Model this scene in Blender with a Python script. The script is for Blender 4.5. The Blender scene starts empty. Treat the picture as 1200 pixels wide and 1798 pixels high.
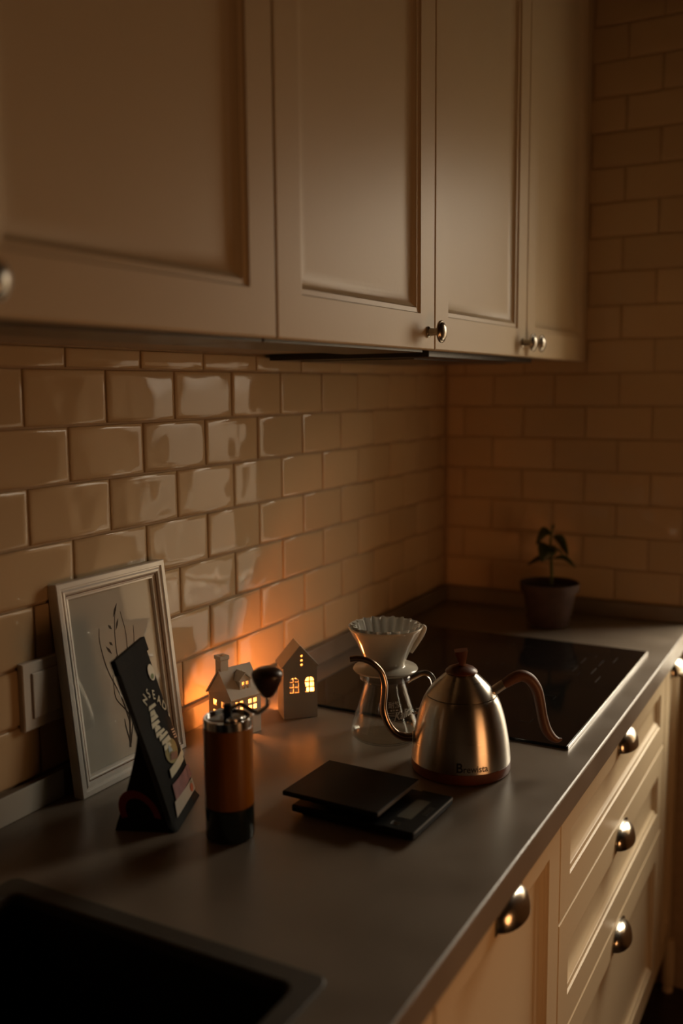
import bpy, bmesh, math, random
from mathutils import Vector, Matrix
random.seed(7)
PI = math.pi
S = bpy.context.scene
C = S.collection

# ------------------------------------------------------------------ camera
cam_d = bpy.data.cameras.new('camera'); cam = bpy.data.objects.new('camera', cam_d); C.objects.link(cam)
right = Vector((0.8784, 0.4779, -0.0083)); upv = Vector((-0.0540, 0.1164, 0.9917)); fwd = Vector((-0.4750, 0.8706, -0.1281))
cam.matrix_world = Matrix(((right.x, upv.x, -fwd.x, 0.9418), (right.y, upv.y, -fwd.y, -0.8878), (right.z, upv.z, -fwd.z, 1.4430), (0, 0, 0, 1)))
cam_d.sensor_fit = 'VERTICAL'; cam_d.sensor_height = 36.0; cam_d.sensor_width = 24.0
cam_d.lens = 1696.0 / 1798.0 * 36.0
cam_d.clip_start = 0.05
cam_d.dof.use_dof = True; cam_d.dof.focus_distance = 1.42; cam_d.dof.aperture_fstop = 2.0
S.camera = cam

# ------------------------------------------------------------------ sky, window daylight, exposure
W = bpy.data.worlds.new('dusk_sky'); S.world = W; W.use_nodes = True
# overcast evening sky: bright overhead, dimming to the horizon, dim ground below it
wn = W.node_tree
SKY = 17.0
wtc = wn.nodes.new('ShaderNodeTexCoord'); wsx = wn.nodes.new('ShaderNodeSeparateXYZ'); wcr = wn.nodes.new('ShaderNodeValToRGB')
wn.links.new(wtc.outputs['Generated'], wsx.inputs[0]); wmr = wn.nodes.new('ShaderNodeMapRange'); wmr.inputs[1].default_value = -0.5; wmr.inputs[2].default_value = 0.5
wn.links.new(wsx.outputs['Z'], wmr.inputs[0]); wn.links.new(wmr.outputs[0], wcr.inputs[0]); wn.links.new(wcr.outputs[0], wn.nodes['Background'].inputs[0])
wcr.color_ramp.elements[0].position = 0.0; wcr.color_ramp.elements[0].color = (0.03, 0.022, 0.014, 1)
wcr.color_ramp.elements[1].position = 1.0; wcr.color_ramp.elements[1].color = (1.0, 0.87, 0.67, 1)
el = wcr.color_ramp.elements.new(0.5); el.color = (0.15, 0.115, 0.075, 1)
wn.nodes['Background'].inputs[1].default_value = SKY
WX0, WX1, WZ0, WZ1, WY = 0.632, 1.25, 0.78, 2.06, 1.796      # window opening in the end wall
pd = bpy.data.lights.new('window_portal', 'AREA'); pd.shape = 'RECTANGLE'; pd.size = WX1 - WX0; pd.size_y = WZ1 - WZ0
pd.cycles.is_portal = True
po = bpy.data.objects.new('window_portal', pd); C.objects.link(po)
po.location = ((WX0 + WX1) / 2, WY + 0.01, (WZ0 + WZ1) / 2); po.rotation_euler = (-PI / 2, 0, 0)
S.view_settings.view_transform = 'Standard'; S.view_settings.look = 'None'
S.view_settings.gamma = 1.0; S.view_settings.use_curve_mapping = False
S.view_settings.exposure = -0.12
LAMP_STRENGTH = 4.2
LAMP_COLOR = (1.0, 0.45, 0.17)
CANDLE_W = 0.5
CANDLE_COLOR = (1.0, 0.29, 0.06)

# ------------------------------------------------------------------ materials
def new_mat(name):
    m = bpy.data.materials.new(name); m.use_nodes = True
    return m, m.node_tree, m.node_tree.nodes['Principled BSDF']
def setp(b, **k):
    for n, v in k.items():
        b.inputs[n.replace('_', ' ')].default_value = v
def mat(name, col, rough=0.5, metal=0.0, noise=0.0, nscale=20.0, bump=0.0, bscale=60.0, coat=0.0, spec=0.5, stretch=(1, 1, 1), rnoise=0.0):
    m, t, b = new_mat(name)
    b.inputs['Base Color'].default_value = (*col, 1); b.inputs['Roughness'].default_value = rough
    b.inputs['Metallic'].default_value = metal; b.inputs['Specular IOR Level'].default_value = spec
    if coat: b.inputs['Coat Weight'].default_value = coat; b.inputs['Coat Roughness'].default_value = 0.08
    tc = t.nodes.new('ShaderNodeTexCoord'); mp = t.nodes.new('ShaderNodeMapping'); mp.inputs['Scale'].default_value = stretch
    t.links.new(tc.outputs['Object'], mp.inputs['Vector'])
    if noise:
        n = t.nodes.new('ShaderNodeTexNoise'); n.inputs['Scale'].default_value = nscale; n.inputs['Detail'].default_value = 6
        t.links.new(mp.outputs[0], n.inputs['Vector'])
        r = t.nodes.new('ShaderNodeMapRange'); r.inputs[1].default_value = 0.25; r.inputs[2].default_value = 0.75
        r.inputs[3].default_value = 1 - noise; r.inputs[4].default_value = 1 + noise
        t.links.new(n.outputs['Fac'], r.inputs[0])
        mx = t.nodes.new('ShaderNodeVectorMath'); mx.operation = 'SCALE'; mx.inputs[0].default_value = col
        t.links.new(r.outputs[0], mx.inputs['Scale']); t.links.new(mx.outputs[0], b.inputs['Base Color'])
        if rnoise:
            r2 = t.nodes.new('ShaderNodeMapRange'); r2.inputs[1].default_value = 0.3; r2.inputs[2].default_value = 0.7
            r2.inputs[3].default_value = rough - rnoise; r2.inputs[4].default_value = rough + rnoise
            t.links.new(n.outputs['Fac'], r2.inputs[0]); t.links.new(r2.outputs[0], b.inputs['Roughness'])
    if bump:
        n2 = t.nodes.new('ShaderNodeTexNoise'); n2.inputs['Scale'].default_value = bscale; n2.inputs['Detail'].default_value = 3
        t.links.new(mp.outputs[0], n2.inputs['Vector'])
        bp = t.nodes.new('ShaderNodeBump'); bp.inputs['Strength'].default_value = 1.0; bp.inputs['Distance'].default_value = bump
        t.links.new(n2.outputs['Fac'], bp.inputs['Height']); t.links.new(bp.outputs[0], b.inputs['Normal'])
    return m
def wood(name, dark, light, rough=0.4, scale=(1, 1, 1), coat=0.0):
    m, t, b = new_mat(name)
    tc = t.nodes.new('ShaderNodeTexCoord'); mp = t.nodes.new('ShaderNodeMapping'); mp.inputs['Scale'].default_value = scale
    n = t.nodes.new('ShaderNodeTexNoise'); n.inputs['Scale'].default_value = 30; n.inputs['Detail'].default_value = 8; n.inputs['Distortion'].default_value = 0.6
    r = t.nodes.new('ShaderNodeValToRGB'); r.color_ramp.elements[0].position = 0.3; r.color_ramp.elements[1].position = 0.72
    r.color_ramp.elements[0].color = (*dark, 1); r.color_ramp.elements[1].color = (*light, 1)
    t.links.new(tc.outputs['Object'], mp.inputs['Vector']); t.links.new(mp.outputs[0], n.inputs['Vector'])
    t.links.new(n.outputs['Fac'], r.inputs[0]); t.links.new(r.outputs[0], b.inputs['Base Color'])
    b.inputs['Roughness'].default_value = rough
    if coat: b.inputs['Coat Weight'].default_value = coat
    return m
def emit(name, col, strength):
    m, t, b = new_mat(name)
    b.inputs['Base Color'].default_value = (*col, 1)
    b.inputs['Emission Color'].default_value = (*col, 1); b.inputs['Emission Strength'].default_value = strength
    return m
def thin_glass(name, tint=(0.97, 0.98, 0.97), ior=1.5, rough=0.01):
    m, t, b = new_mat(name); t.nodes.remove(b)
    out = t.nodes['Material Output']
    tr = t.nodes.new('ShaderNodeBsdfTransparent'); tr.inputs[0].default_value = (*tint, 1)
    gl = t.nodes.new('ShaderNodeBsdfGlossy'); gl.inputs['Roughness'].default_value = rough
    fr = t.nodes.new('ShaderNodeFresnel'); fr.inputs['IOR'].default_value = ior
    ge = t.nodes.new('ShaderNodeNewGeometry'); mr = t.nodes.new('ShaderNodeMapRange')
    mr.inputs[3].default_value = ior; mr.inputs[4].default_value = 1.0 / ior      # leaving a thin sheet reflects as entering it does
    t.links.new(ge.outputs['Backfacing'], mr.inputs[0]); t.links.new(mr.outputs[0], fr.inputs['IOR'])
    mx = t.nodes.new('ShaderNodeMixShader')
    t.links.new(fr.outputs[0], mx.inputs[0]); t.links.new(tr.outputs[0], mx.inputs[1]); t.links.new(gl.outputs[0], mx.inputs[2])
    t.links.new(mx.outputs[0], out.inputs['Surface'])
    return m

M = {}
def tile_mat():
    m, t, b = new_mat('glazed_cream_tile')
    setp(b, Roughness=0.06); b.inputs['Specular IOR Level'].default_value = 0.19
    tc = t.nodes.new('ShaderNodeTexCoord'); oi = t.nodes.new('ShaderNodeObjectInfo')
    ad = t.nodes.new('ShaderNodeVectorMath'); ad.operation = 'ADD'
    sc = t.nodes.new('ShaderNodeMath'); sc.operation = 'MULTIPLY'; sc.inputs[1].default_value = 37.0
    t.links.new(oi.outputs['Random'], sc.inputs[0]); t.links.new(tc.outputs['Object'], ad.inputs[0]); t.links.new(sc.outputs[0], ad.inputs[1])
    n = t.nodes.new('ShaderNodeTexNoise'); n.inputs['Scale'].default_value = 13; n.inputs['Detail'].default_value = 1.0
    t.links.new(ad.outputs[0], n.inputs['Vector'])
    bp = t.nodes.new('ShaderNodeBump'); bp.inputs['Distance'].default_value = 0.0030; bp.inputs['Strength'].default_value = 1
    t.links.new(n.outputs['Fac'], bp.inputs['Height']); t.links.new(bp.outputs[0], b.inputs['Normal'])
    r = t.nodes.new('ShaderNodeMapRange'); r.inputs[3].default_value = 0.93; r.inputs[4].default_value = 1.05
    t.links.new(oi.outputs['Random'], r.inputs[0])
    mx = t.nodes.new('ShaderNodeVectorMath'); mx.operation = 'SCALE'; mx.inputs[0].default_value = (0.57, 0.435, 0.27)
    t.links.new(r.outputs[0], mx.inputs['Scale']); t.links.new(mx.outputs[0], b.inputs['Base Color'])
    return m
M['tile'] = tile_mat()
M['grout'] = mat('sandy_grout', (0.41, 0.30, 0.19), 0.9, noise=0.1, nscale=60)
M['plaster'] = mat('cream_plaster', (0.20, 0.14, 0.085), 0.85, noise=0.05, nscale=3, bump=0.0005, bscale=120)
M['ceiling'] = mat('ceiling_paint', (0.07, 0.05, 0.03), 0.9, noise=0.03, nscale=3)
M['floor'] = wood('dark_floorboards', (0.018, 0.012, 0.009), (0.05, 0.032, 0.02), 0.45, (1, 8, 1))
M['paint'] = mat('cream_cabinet_paint', (0.64, 0.52, 0.345), 0.40, spec=0.22, noise=0.03, nscale=4, bump=0.00012, bscale=160)
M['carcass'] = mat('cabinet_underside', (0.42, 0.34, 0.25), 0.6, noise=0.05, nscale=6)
M['stone'] = mat('grey_brown_stone', (0.195, 0.16, 0.125), 0.36, noise=0.16, nscale=9, bump=0.0001, bscale=400, rnoise=0.06)
M['sink'] = mat('black_composite', (0.012, 0.011, 0.010), 0.5, noise=0.2, nscale=200)
M['sinkrim'] = mat('dark_sink_rim', (0.05, 0.045, 0.036), 0.55, noise=0.1, nscale=100)
M['hob'] = mat('black_ceramic_glass', (0.006, 0.006, 0.006), 0.08, spec=0.22)
M['print'] = mat('grey_print', (0.016, 0.016, 0.014), 0.3, spec=0.2)
M['alu'] = mat('brushed_aluminium', (0.75, 0.73, 0.69), 0.25, 1.0)
M['nickel'] = mat('satin_nickel', (0.62, 0.58, 0.50), 0.2, 1.0, bump=0.00003, bscale=300)
M['bronze'] = mat('aged_nickel', (0.40, 0.36, 0.30), 0.26, 1.0)
M['hood'] = mat('black_hood_metal', (0.02, 0.02, 0.019), 0.3)
M['chrome'] = mat('polished_steel', (0.8, 0.79, 0.77), 0.12, 1.0)
M['white_ceramic'] = mat('white_ceramic', (0.74, 0.70, 0.60), 0.16, coat=0.4)
M['house'] = mat('matt_white_porcelain', (0.72, 0.68, 0.60), 0.45, noise=0.03, nscale=40)
M['paper'] = mat('filter_paper', (0.86, 0.84, 0.78), 0.8, noise=0.02, nscale=80)
M['frame'] = mat('silvered_frame_paint', (0.80, 0.80, 0.77), 0.28, metal=0.25, noise=0.04, nscale=30, coat=0.2)
M['framegroove'] = mat('brown_frame_groove', (0.16, 0.08, 0.035), 0.5)
M['art'] = mat('art_paper', (0.62, 0.61, 0.56), 0.7, noise=0.03, nscale=12)
M['ink'] = mat('brown_ink', (0.035, 0.025, 0.018), 0.7)
M['pane'] = thin_glass('picture_glass', (0.97, 0.97, 0.96))
M['glass'] = thin_glass('server_glass', (0.96, 0.97, 0.96), 1.52)
M['solidglass'] = mat('solid_glass', (0.98, 0.98, 0.97), 0.02)
M['solidglass'].node_tree.nodes['Principled BSDF'].inputs['Transmission Weight'].default_value = 1.0
M['strip'] = mat('pale_grey_plastic', (0.44, 0.47, 0.45), 0.4)
M['frost'] = mat('white_screen_print', (0.72, 0.70, 0.62), 0.6)
M['bag'] = mat('matt_black_bag', (0.008, 0.008, 0.0075), 0.62, bump=0.0004, bscale=45, spec=0.08)
M['bagcream'] = mat('bag_cream_print', (0.62, 0.58, 0.42), 0.55, noise=0.05, nscale=90)
M['bagwhite'] = mat('bag_white_sticker', (0.72, 0.70, 0.58), 0.5)
M['bagpink'] = mat('bag_mauve_label', (0.30, 0.13, 0.13), 0.5, noise=0.4, nscale=60)
M['baggrey'] = mat('bag_grey_label', (0.50, 0.44, 0.36), 0.55)
M['bagorange'] = mat('bag_orange_print', (0.55, 0.13, 0.04), 0.5)
M['bagolive'] = mat('bag_olive_print', (0.24, 0.20, 0.045), 0.5, noise=0.3, nscale=120)
M['bagblue'] = mat('bag_blue_print', (0.30, 0.42, 0.48), 0.5)
M['baggreen'] = mat('bag_green_print', (0.16, 0.22, 0.07), 0.5)
M['bagrust'] = mat('bag_rust_print', (0.22, 0.08, 0.03), 0.5)
M['bagred'] = mat('bag_red_print', (0.12, 0.006, 0.004), 0.5)
M['amber'] = wood('amber_wood', (0.19, 0.065, 0.005), (0.27, 0.098, 0.009), 0.3, (2, 2, 0.12), 0.25)
M['smoke'] = mat('black_smoked_jar', (0.008, 0.014, 0.014), 0.1, coat=0.3)
M['darkwood'] = wood('dark_walnut', (0.022, 0.008, 0.004), (0.05, 0.018, 0.008), 0.35, (1, 1, 3), 0.2)
M['redwood'] = wood('reddish_wood', (0.085, 0.024, 0.008), (0.15, 0.044, 0.014), 0.38, (1, 1, 0.25), 0.1)
M['handlewood'] = wood('handle_wood', (0.085, 0.032, 0.013), (0.15, 0.060, 0.026), 0.5, (0.6, 0.6, 0.6), 0.0)
M['black'] = mat('black_plastic', (0.007, 0.007, 0.006), 0.5, spec=0.14, bump=0.00008, bscale=900)
M['blackgloss'] = mat('black_gloss_panel', (0.006, 0.006, 0.006), 0.12)
M['lcd'] = mat('lcd_grey', (0.09, 0.09, 0.07), 0.25, spec=0.3)
M['dulledge'] = mat('dull_dark_edge', (0.16, 0.15, 0.14), 0.4, 0.6)
M['blackink'] = mat('black_ink', (0.004, 0.004, 0.004), 0.45)
M['spouttint'] = mat('bronzed_steel', (0.50, 0.37, 0.27), 0.22, 1.0)
M['pot'] = mat('mauve_clay', (0.075, 0.045, 0.038), 0.75, noise=0.2, nscale=40)
M['soil'] = mat('dark_soil', (0.012, 0.009, 0.007), 0.95, noise=0.5, nscale=300, bump=0.002, bscale=300)
M['leaf'] = mat('dark_green_leaf', (0.035, 0.055, 0.012), 0.4, noise=0.25, nscale=60)
M['stem'] = mat('green_stem', (0.07, 0.10, 0.02), 0.5)
M['switch'] = mat('white_switch_plastic', (0.66, 0.62, 0.56), 0.35)
M['wax'] = mat('candle_wax', (0.8, 0.72, 0.55), 0.5)
M['flame'] = emit('candle_flame', (1.0, 0.55, 0.16), 30.0)
M['shade'] = emit('lamp_shade_glow', LAMP_COLOR, LAMP_STRENGTH)
M['iron'] = mat('dark_iron', (0.03, 0.03, 0.03), 0.4, 0.8)
M['winframe'] = mat('white_window_frame', (0.7, 0.67, 0.6), 0.4)

def steel_mat():
    m, t, b = new_mat('brushed_steel')
    setp(b, Metallic=1.0, Roughness=0.30, Anisotropic=0.85)
    b.inputs['Base Color'].default_value = (0.60, 0.57, 0.51, 1)
    tg = t.nodes.new('ShaderNodeTangent'); tg.direction_type = 'RADIAL'; tg.axis = 'Z'
    t.links.new(tg.outputs[0], b.inputs['Tangent'])
    b.inputs['Anisotropic Rotation'].default_value = 0.25
    tc = t.nodes.new('ShaderNodeTexCoord'); mp = t.nodes.new('ShaderNodeMapping'); mp.inputs['Scale'].default_value = (1, 1, 60)
    n = t.nodes.new('ShaderNodeTexNoise'); n.inputs['Scale'].default_value = 20; n.inputs['Detail'].default_value = 4
    t.links.new(tc.outputs['Object'], mp.inputs[0]); t.links.new(mp.outputs[0], n.inputs['Vector'])
    r = t.nodes.new('ShaderNodeMapRange'); r.inputs[3].default_value = 0.24; r.inputs[4].default_value = 0.36
    t.links.new(n.outputs['Fac'], r.inputs[0]); t.links.new(r.outputs[0], b.inputs['Roughness'])
    return m
M['steel'] = steel_mat()

# ------------------------------------------------------------------ mesh helpers
def link(o, parent=None):
    C.objects.link(o)
    if parent is not None: o.parent = parent
    return o
def mk(name, verts, faces, m, parent=None, smooth=False, loc=None, angle=None):
    me = bpy.data.meshes.new(name); me.from_pydata([tuple(v) for v in verts], [], faces); me.update()
    bm = bmesh.new(); bm.from_mesh(me); bmesh.ops.recalc_face_normals(bm, faces=bm.faces)
    if smooth:
        for f in bm.faces: f.smooth = True
        if angle:
            for e in bm.edges:
                if len(e.link_faces) == 2 and e.calc_face_angle(0) > angle: e.smooth = False
    bm.to_mesh(me); bm.free()
    me.materials.append(M[m] if isinstance(m, str) else m)
    o = bpy.data.objects.new(name, me); link(o, parent)
    if loc: o.location = loc
    return o
def share(o, name, parent, loc=(0, 0, 0), rot=(0, 0, 0)):
    c = o.copy(); c.name = name; C.objects.link(c); c.parent = parent; c.location = loc; c.rotation_euler = rot
    return c
def boxg(x0, x1, y0, y1, z0, z1, b=0.0):
    """verts/faces of a box, edges chamfered by b"""
    bm = bmesh.new()
    r = bmesh.ops.create_cube(bm, size=1.0)
    for v in bm.verts:
        v.co = Vector(((x0 + x1) / 2 + v.co.x * (x1 - x0), (y0 + y1) / 2 + v.co.y * (y1 - y0), (z0 + z1) / 2 + v.co.z * (z1 - z0)))
    if b: bmesh.ops.bevel(bm, geom=list(bm.edges), offset=b, segments=2, affect='EDGES', profile=0.5)
    bm.verts.index_update()
    vs = [v.co.copy() for v in bm.verts]; fs = [[v.index for v in f.verts] for f in bm.faces]; bm.free()
    return vs, fs
def box(name, x0, x1, y0, y1, z0, z1, m, parent=None, b=0.0):
    v, f = boxg(x0, x1, y0, y1, z0, z1, b); return mk(name, v, f, m, parent)
def merge(*gs):
    V, F = [], []
    for v, f in gs:
        k = len(V); V += list(v); F += [[i + k for i in q] for q in f]
    return V, F
def xf(g, mtx): return [mtx @ Vector(v) for v in g[0]], g[1]
def ringg(w, h, rings, closed_back=True, fill=True, u0=0, v0=0):
    """rectangular rings (inset, depth): local x = depth, y = along width, z = up; lower-left corner at (u0,v0)"""
    V, F = [], []
    for ins, d in rings:
        V += [Vector((d, u0 + ins, v0 + ins)), Vector((d, u0 + w - ins, v0 + ins)), Vector((d, u0 + w - ins, v0 + h - ins)), Vector((d, u0 + ins, v0 + h - ins))]
    n = len(rings)
    for i in range(n - 1):
        for k in range(4):
            a, b_ = i * 4 + k, i * 4 + (k + 1) % 4
            F.append([a, b_, b_ + 4, a + 4])
    if fill: F.append([(n - 1) * 4 + k for k in range(4)])
    if closed_back: F.append([3, 2, 1, 0])
    return V, F
def latheg(prof, seg=48, close_bottom=False, close_top=False):
    V, F = [], []; rows = []
    for r, z in prof:
        if r <= 1e-6: rows.append([len(V)]); V.append(Vector((0, 0, z)))
        else:
            rows.append(list(range(len(V), len(V) + seg)))
            for i in range(seg):
                a = 2 * PI * i / seg; V.append(Vector((r * math.cos(a), r * math.sin(a), z)))
    for A, B in zip(rows[:-1], rows[1:]):
        for i in range(seg):
            j = (i + 1) % seg
            if len(A) == 1 and len(B) == 1: continue
            if len(A) == 1: F.append([A[0], B[j], B[i]])
            elif len(B) == 1: F.append([A[i], A[j], B[0]])
            else: F.append([A[i], A[j], B[j], B[i]])
    if close_bottom and len(rows[0]) > 1: F.append(rows[0][::-1])
    if close_top and len(rows[-1]) > 1: F.append(rows[-1])
    return V, F
def lathe(name, prof, m, parent=None, seg=48, cb=False, ct=False, angle=0.7, loc=None):
    v, f = latheg(prof, seg, cb, ct); return mk(name, v, f, m, parent, True, loc, angle)
def crom(pts, n=6):
    P = [Vector(p) for p in pts]; out = []
    P = [2 * P[0] - P[1]] + P + [2 * P[-1] - P[-2]]
    for i in range(1, len(P) - 2):
        for k in range(n):
            t = k / n; a, b, c, d = P[i - 1], P[i], P[i + 1], P[i + 2]
            out.append(0.5 * ((2 * b) + (c - a) * t + (2 * a - 5 * b + 4 * c - d) * t * t + (3 * b - a - 3 * c + d) * t ** 3))
    out.append(P[-2]); return out
def tubeg(pts, rad, seg=12, n=6, up=(0, 0, 1), flat=1.0, caps=True):
    """swept tube; rad: number or list per control point; flat: scale across the second axis"""
    path = crom(pts, n) if n > 1 else [Vector(p) for p in pts]
    L = len(path)
    if isinstance(rad, (int, float)): R = [rad] * L
    else:
        R = []
        for i in range(L):
            t = i / (L - 1) * (len(rad) - 1); k = min(int(t), len(rad) - 2); R.append(rad[k] + (rad[k + 1] - rad[k]) * (t - k))
    V, F = [], []; prev = None
    for i, p in enumerate(path):
        T = (path[min(i + 1, L - 1)] - path[max(i - 1, 0)]).normalized()
        if prev is None:
            A = T.cross(Vector(up)); 
            if A.length < 1e-4: A = T.cross(Vector((1, 0, 0)))
            A.normalize()
        else:
            A = (prev - T * prev.dot(T)).normalized()
        prev = A; B = T.cross(A)
        for k in range(seg):
            a = 2 * PI * k / seg; V.append(p + (A * math.cos(a) * flat + B * math.sin(a)) * R[i])
    for i in range(L - 1):
        for k in range(seg):
            j = (k + 1) % seg; F.append([i * seg + k, i * seg + j, (i + 1) * seg + j, (i + 1) * seg + k])
    if caps: F.append(list(range(seg))[::-1]); F.append([(L - 1) * seg + k for k in range(seg)])
    return V, F
def tube(name, pts, rad, m, parent=None, seg=12, n=6, up=(0, 0, 1), flat=1.0):
    v, f = tubeg(pts, rad, seg, n, up, flat); return mk(name, v, f, m, parent, True, None, 0.9)
def prism(name, poly, d, m, parent=None, mtx=None):
    """poly: list of (x,z) outline, extruded along y from d[0] to d[1]"""
    n = len(poly); V = [Vector((x, d[0], z)) for x, z in poly] + [Vector((x, d[1], z)) for x, z in poly]
    F = [list(range(n)), [n + i for i in range(n)][::-1]] + [[i, (i + 1) % n, n + (i + 1) % n, n + i] for i in range(n)]
    if mtx: V = [mtx @ v for v in V]
    return mk(name, V, F, m, parent)
def prismg(poly, d):
    n = len(poly); V = [Vector((x, d[0], z)) for x, z in poly] + [Vector((x, d[1], z)) for x, z in poly]
    F = [list(range(n)), [n + i for i in range(n)][::-1]] + [[i, (i + 1) % n, n + (i + 1) % n, n + i] for i in range(n)]
    return V, F
def boolean(o, cutters):
    """cut each (verts, faces) solid out of o, leaving a plain mesh"""
    for g in cutters:
        c = mk('cutter', g[0], g[1], 'house')
        c.parent = o.parent
        md = o.modifiers.new('cut', 'BOOLEAN'); md.operation = 'DIFFERENCE'; md.solver = 'EXACT'; md.object = c
        bpy.context.view_layer.update()
        dg = bpy.context.evaluated_depsgraph_get()
        me = bpy.data.meshes.new_from_object(o.evaluated_get(dg))
        o.modifiers.clear(); old = o.data; o.data = me
        bpy.data.objects.remove(c); bpy.data.meshes.remove(old)
    return o
def textg(body, size, shear=0.0, align='LEFT', bold=0.0):
    cu = bpy.data.curves.new('lettering', 'FONT'); cu.body = body; cu.size = size; cu.shear = shear; cu.align_x = align; cu.offset = bold
    cu.resolution_u = 3
    o = bpy.data.objects.new('lettering', cu); C.objects.link(o)
    bpy.context.view_layer.update()
    me = bpy.data.meshes.new_from_object(o.evaluated_get(bpy.context.evaluated_depsgraph_get()))
    bm = bmesh.new(); bm.from_mesh(me)
    bmesh.ops.triangulate(bm, faces=bm.faces)
    # finer cut so that lettering can wrap round a curved surface
    long = [e for e in bm.edges if e.calc_length() > size * 0.25]
    if long: bmesh.ops.subdivide_edges(bm, edges=long, cuts=2)
    bm.verts.index_update()
    g = [v.co.copy() for v in bm.verts], [[v.index for v in f.verts] for f in bm.faces]
    bm.free(); bpy.data.objects.remove(o); bpy.data.curves.remove(cu); bpy.data.meshes.remove(me)
    return g
def thing(name, label, cat, loc=(0, 0, 0), rz=0.0, group=None):
    o = bpy.data.objects.new(name, None); o.empty_display_size = 0.05; C.objects.link(o)
    o.location = loc; o.rotation_euler = (0, 0, rz); o['label'] = label; o['category'] = cat
    if group: o['group'] = group
    return o
def tag(o, label, cat, group=None):
    o['label'] = label; o['category'] = cat
    if group: o['group'] = group
    return o
def stuff(o): o['kind'] = 'stuff'; return o
def struct(o, label, cat):
    o['kind'] = 'structure'; o['label'] = label; o['category'] = cat; return o

# ------------------------------------------------------------------ room shell
ZT = 1.471; PT = 0.0765; CT = 0.1525       # tile line reference, row pitch, column pitch
YE = 1.392                                  # tiled face of the end wall
struct(box('floor', -0.1, 3.2, -2.6, 1.80, -0.1, 0.0, 'floor'), 'dark wooden kitchen floor', 'floor')
struct(box('ceiling', -0.1, 3.2, -2.6, 1.80, 2.6, 2.7, 'ceiling'), 'plain kitchen ceiling above the frame', 'ceiling')
wall_left = struct(box('wall_left', -0.1, -0.0026, -2.6, 1.80, 0.0, 2.6, 'grout'), 'left wall behind the worktop, covered in cream metro tiles', 'wall')
yw0, yw1 = YE + 0.0026, WY
wall_end = struct(mk('wall_end', *merge(boxg(-0.1, WX0, yw0, yw1, 0, 2.6), boxg(WX1, 3.2, yw0, yw1, 0, 2.6), boxg(WX0, WX1, yw0, yw1, 0, WZ0), boxg(WX0, WX1, yw0, yw1, WZ1, 2.6)), 'grout'), 'far end wall of cream metro tiles behind the potted plant', 'wall')
struct(box('wall_right', 3.2, 3.3, -2.6, 1.80, 0, 2.6, 'plaster'), 'plain plastered wall opposite the worktop', 'wall')
struct(box('wall_back', -0.1, 3.2, -2.7, -2.6, 0, 2.6, 'plaster'), 'plain plastered wall behind the camera', 'wall')
win = bpy.data.objects.new('window_1', None); C.objects.link(win); win.location = ((WX0 + WX1) / 2, WY - 0.05, WZ0)
struct(win, 'window in the end wall beyond the right edge', 'window')
ww, wh = WX1 - WX0, WZ1 - WZ0
mk('window_frame', *merge(boxg(-ww / 2, -ww / 2 + 0.035, -0.03, 0.03, 0, wh), boxg(ww / 2 - 0.035, ww / 2, -0.03, 0.03, 0, wh), boxg(-ww / 2, ww / 2, -0.03, 0.03, 0, 0.035), boxg(-ww / 2, ww / 2, -0.03, 0.03, wh - 0.035, wh)), 'winframe', win)
box('window_sill', -ww / 2, ww / 2, -0.34, -0.03, -0.02, 0.004, 'winframe', win, 0.003)

# tiles
tcache = {}
def tile(parent, wall, a0, a1, z0, z1):
    g = 0.0016
    w, h = (a1 - a0) - 2 * g, (z1 - z0) - 2 * g
    if w < 0.004 or h < 0.004: return
    key = (round(w, 4), round(h, 4))
    if key not in tcache:
        e = min(1.0, min(w, h) / 0.03)
        v, f = ringg(w, h, [(0, -0.0025), (0.0, -0.0012), (0.0007 * e, -0.0002), (0.0022 * e, 0.0006), (0.006 * e, 0.0010), (0.012 * e, 0.0012)], True, True, -w / 2, -h / 2)
        o = mk('tile', v, f, 'tile', parent, True, None, 1.2); tcache[key] = o
    else:
        o = tcache[key].copy(); C.objects.link(o); o.parent = parent; o.name = 'tile'
    j = lambda s: random.uniform(-s, s)
    if wall == 'L':
        o.location = (0.0 + j(0.0003), (a0 + a1) / 2, (z0 + z1) / 2); o.rotation_euler = (0, j(0.006), j(0.006))
    else:
        o.location = ((a0 + a1) / 2, YE - 0.0 + j(0.0003), (z0 + z1) / 2); o.rotation_euler = (0, j(0.006), -PI / 2 + j(0.006))
UP_TOP = 0.936
for k in range(0, 8):                        # row k lies between line k-1 and line k
    zt, zb = ZT - PT * (k - 1), ZT - PT * k
    zt = min(zt, 1.500); zb = max(zb, UP_TOP)
    off = 0.0 if k % 2 else CT / 2
    i = -5
    while True:
        a0, a1 = i * CT + off, (i + 1) * CT + off
        if a0 > YE - 0.006: break
        tile(wall_left, 'L', a0, min(a1, YE - 0.002), zb, zt); i += 1
for k in range(-13, 8):
    zt, zb = ZT - PT * (k - 1), max(ZT - PT * k, UP_TOP)
    off = 0.2022 if k % 2 == 0 else 0.2022 + CT / 2
    i = -3
    while True:
        a0, a1 = i * CT + off, (i + 1) * CT + off
        if a0 > WX0 - 0.004: break
        if a1 > 0.004 and not (a1 < 0.33 and zb > 1.51):
            tile(wall_end, 'E', max(a0, 0.0035), min(a1, WX0), zb, zt)
        i += 1
struct(box('trim_1', 0.0015, 0.014, -1.6, YE - 0.0015, 0.9, UP_TOP, 'stone', None, 0.001), 'low stone upstand along the foot of the left tiled wall', 'upstand')
struct(box('trim_2', 0.014, 0.612, YE - 0.014, YE - 0.0015, 0.9, UP_TOP, 'stone', None, 0.001), 'low stone upstand along the foot of the far tiled wall', 'upstand')

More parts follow.
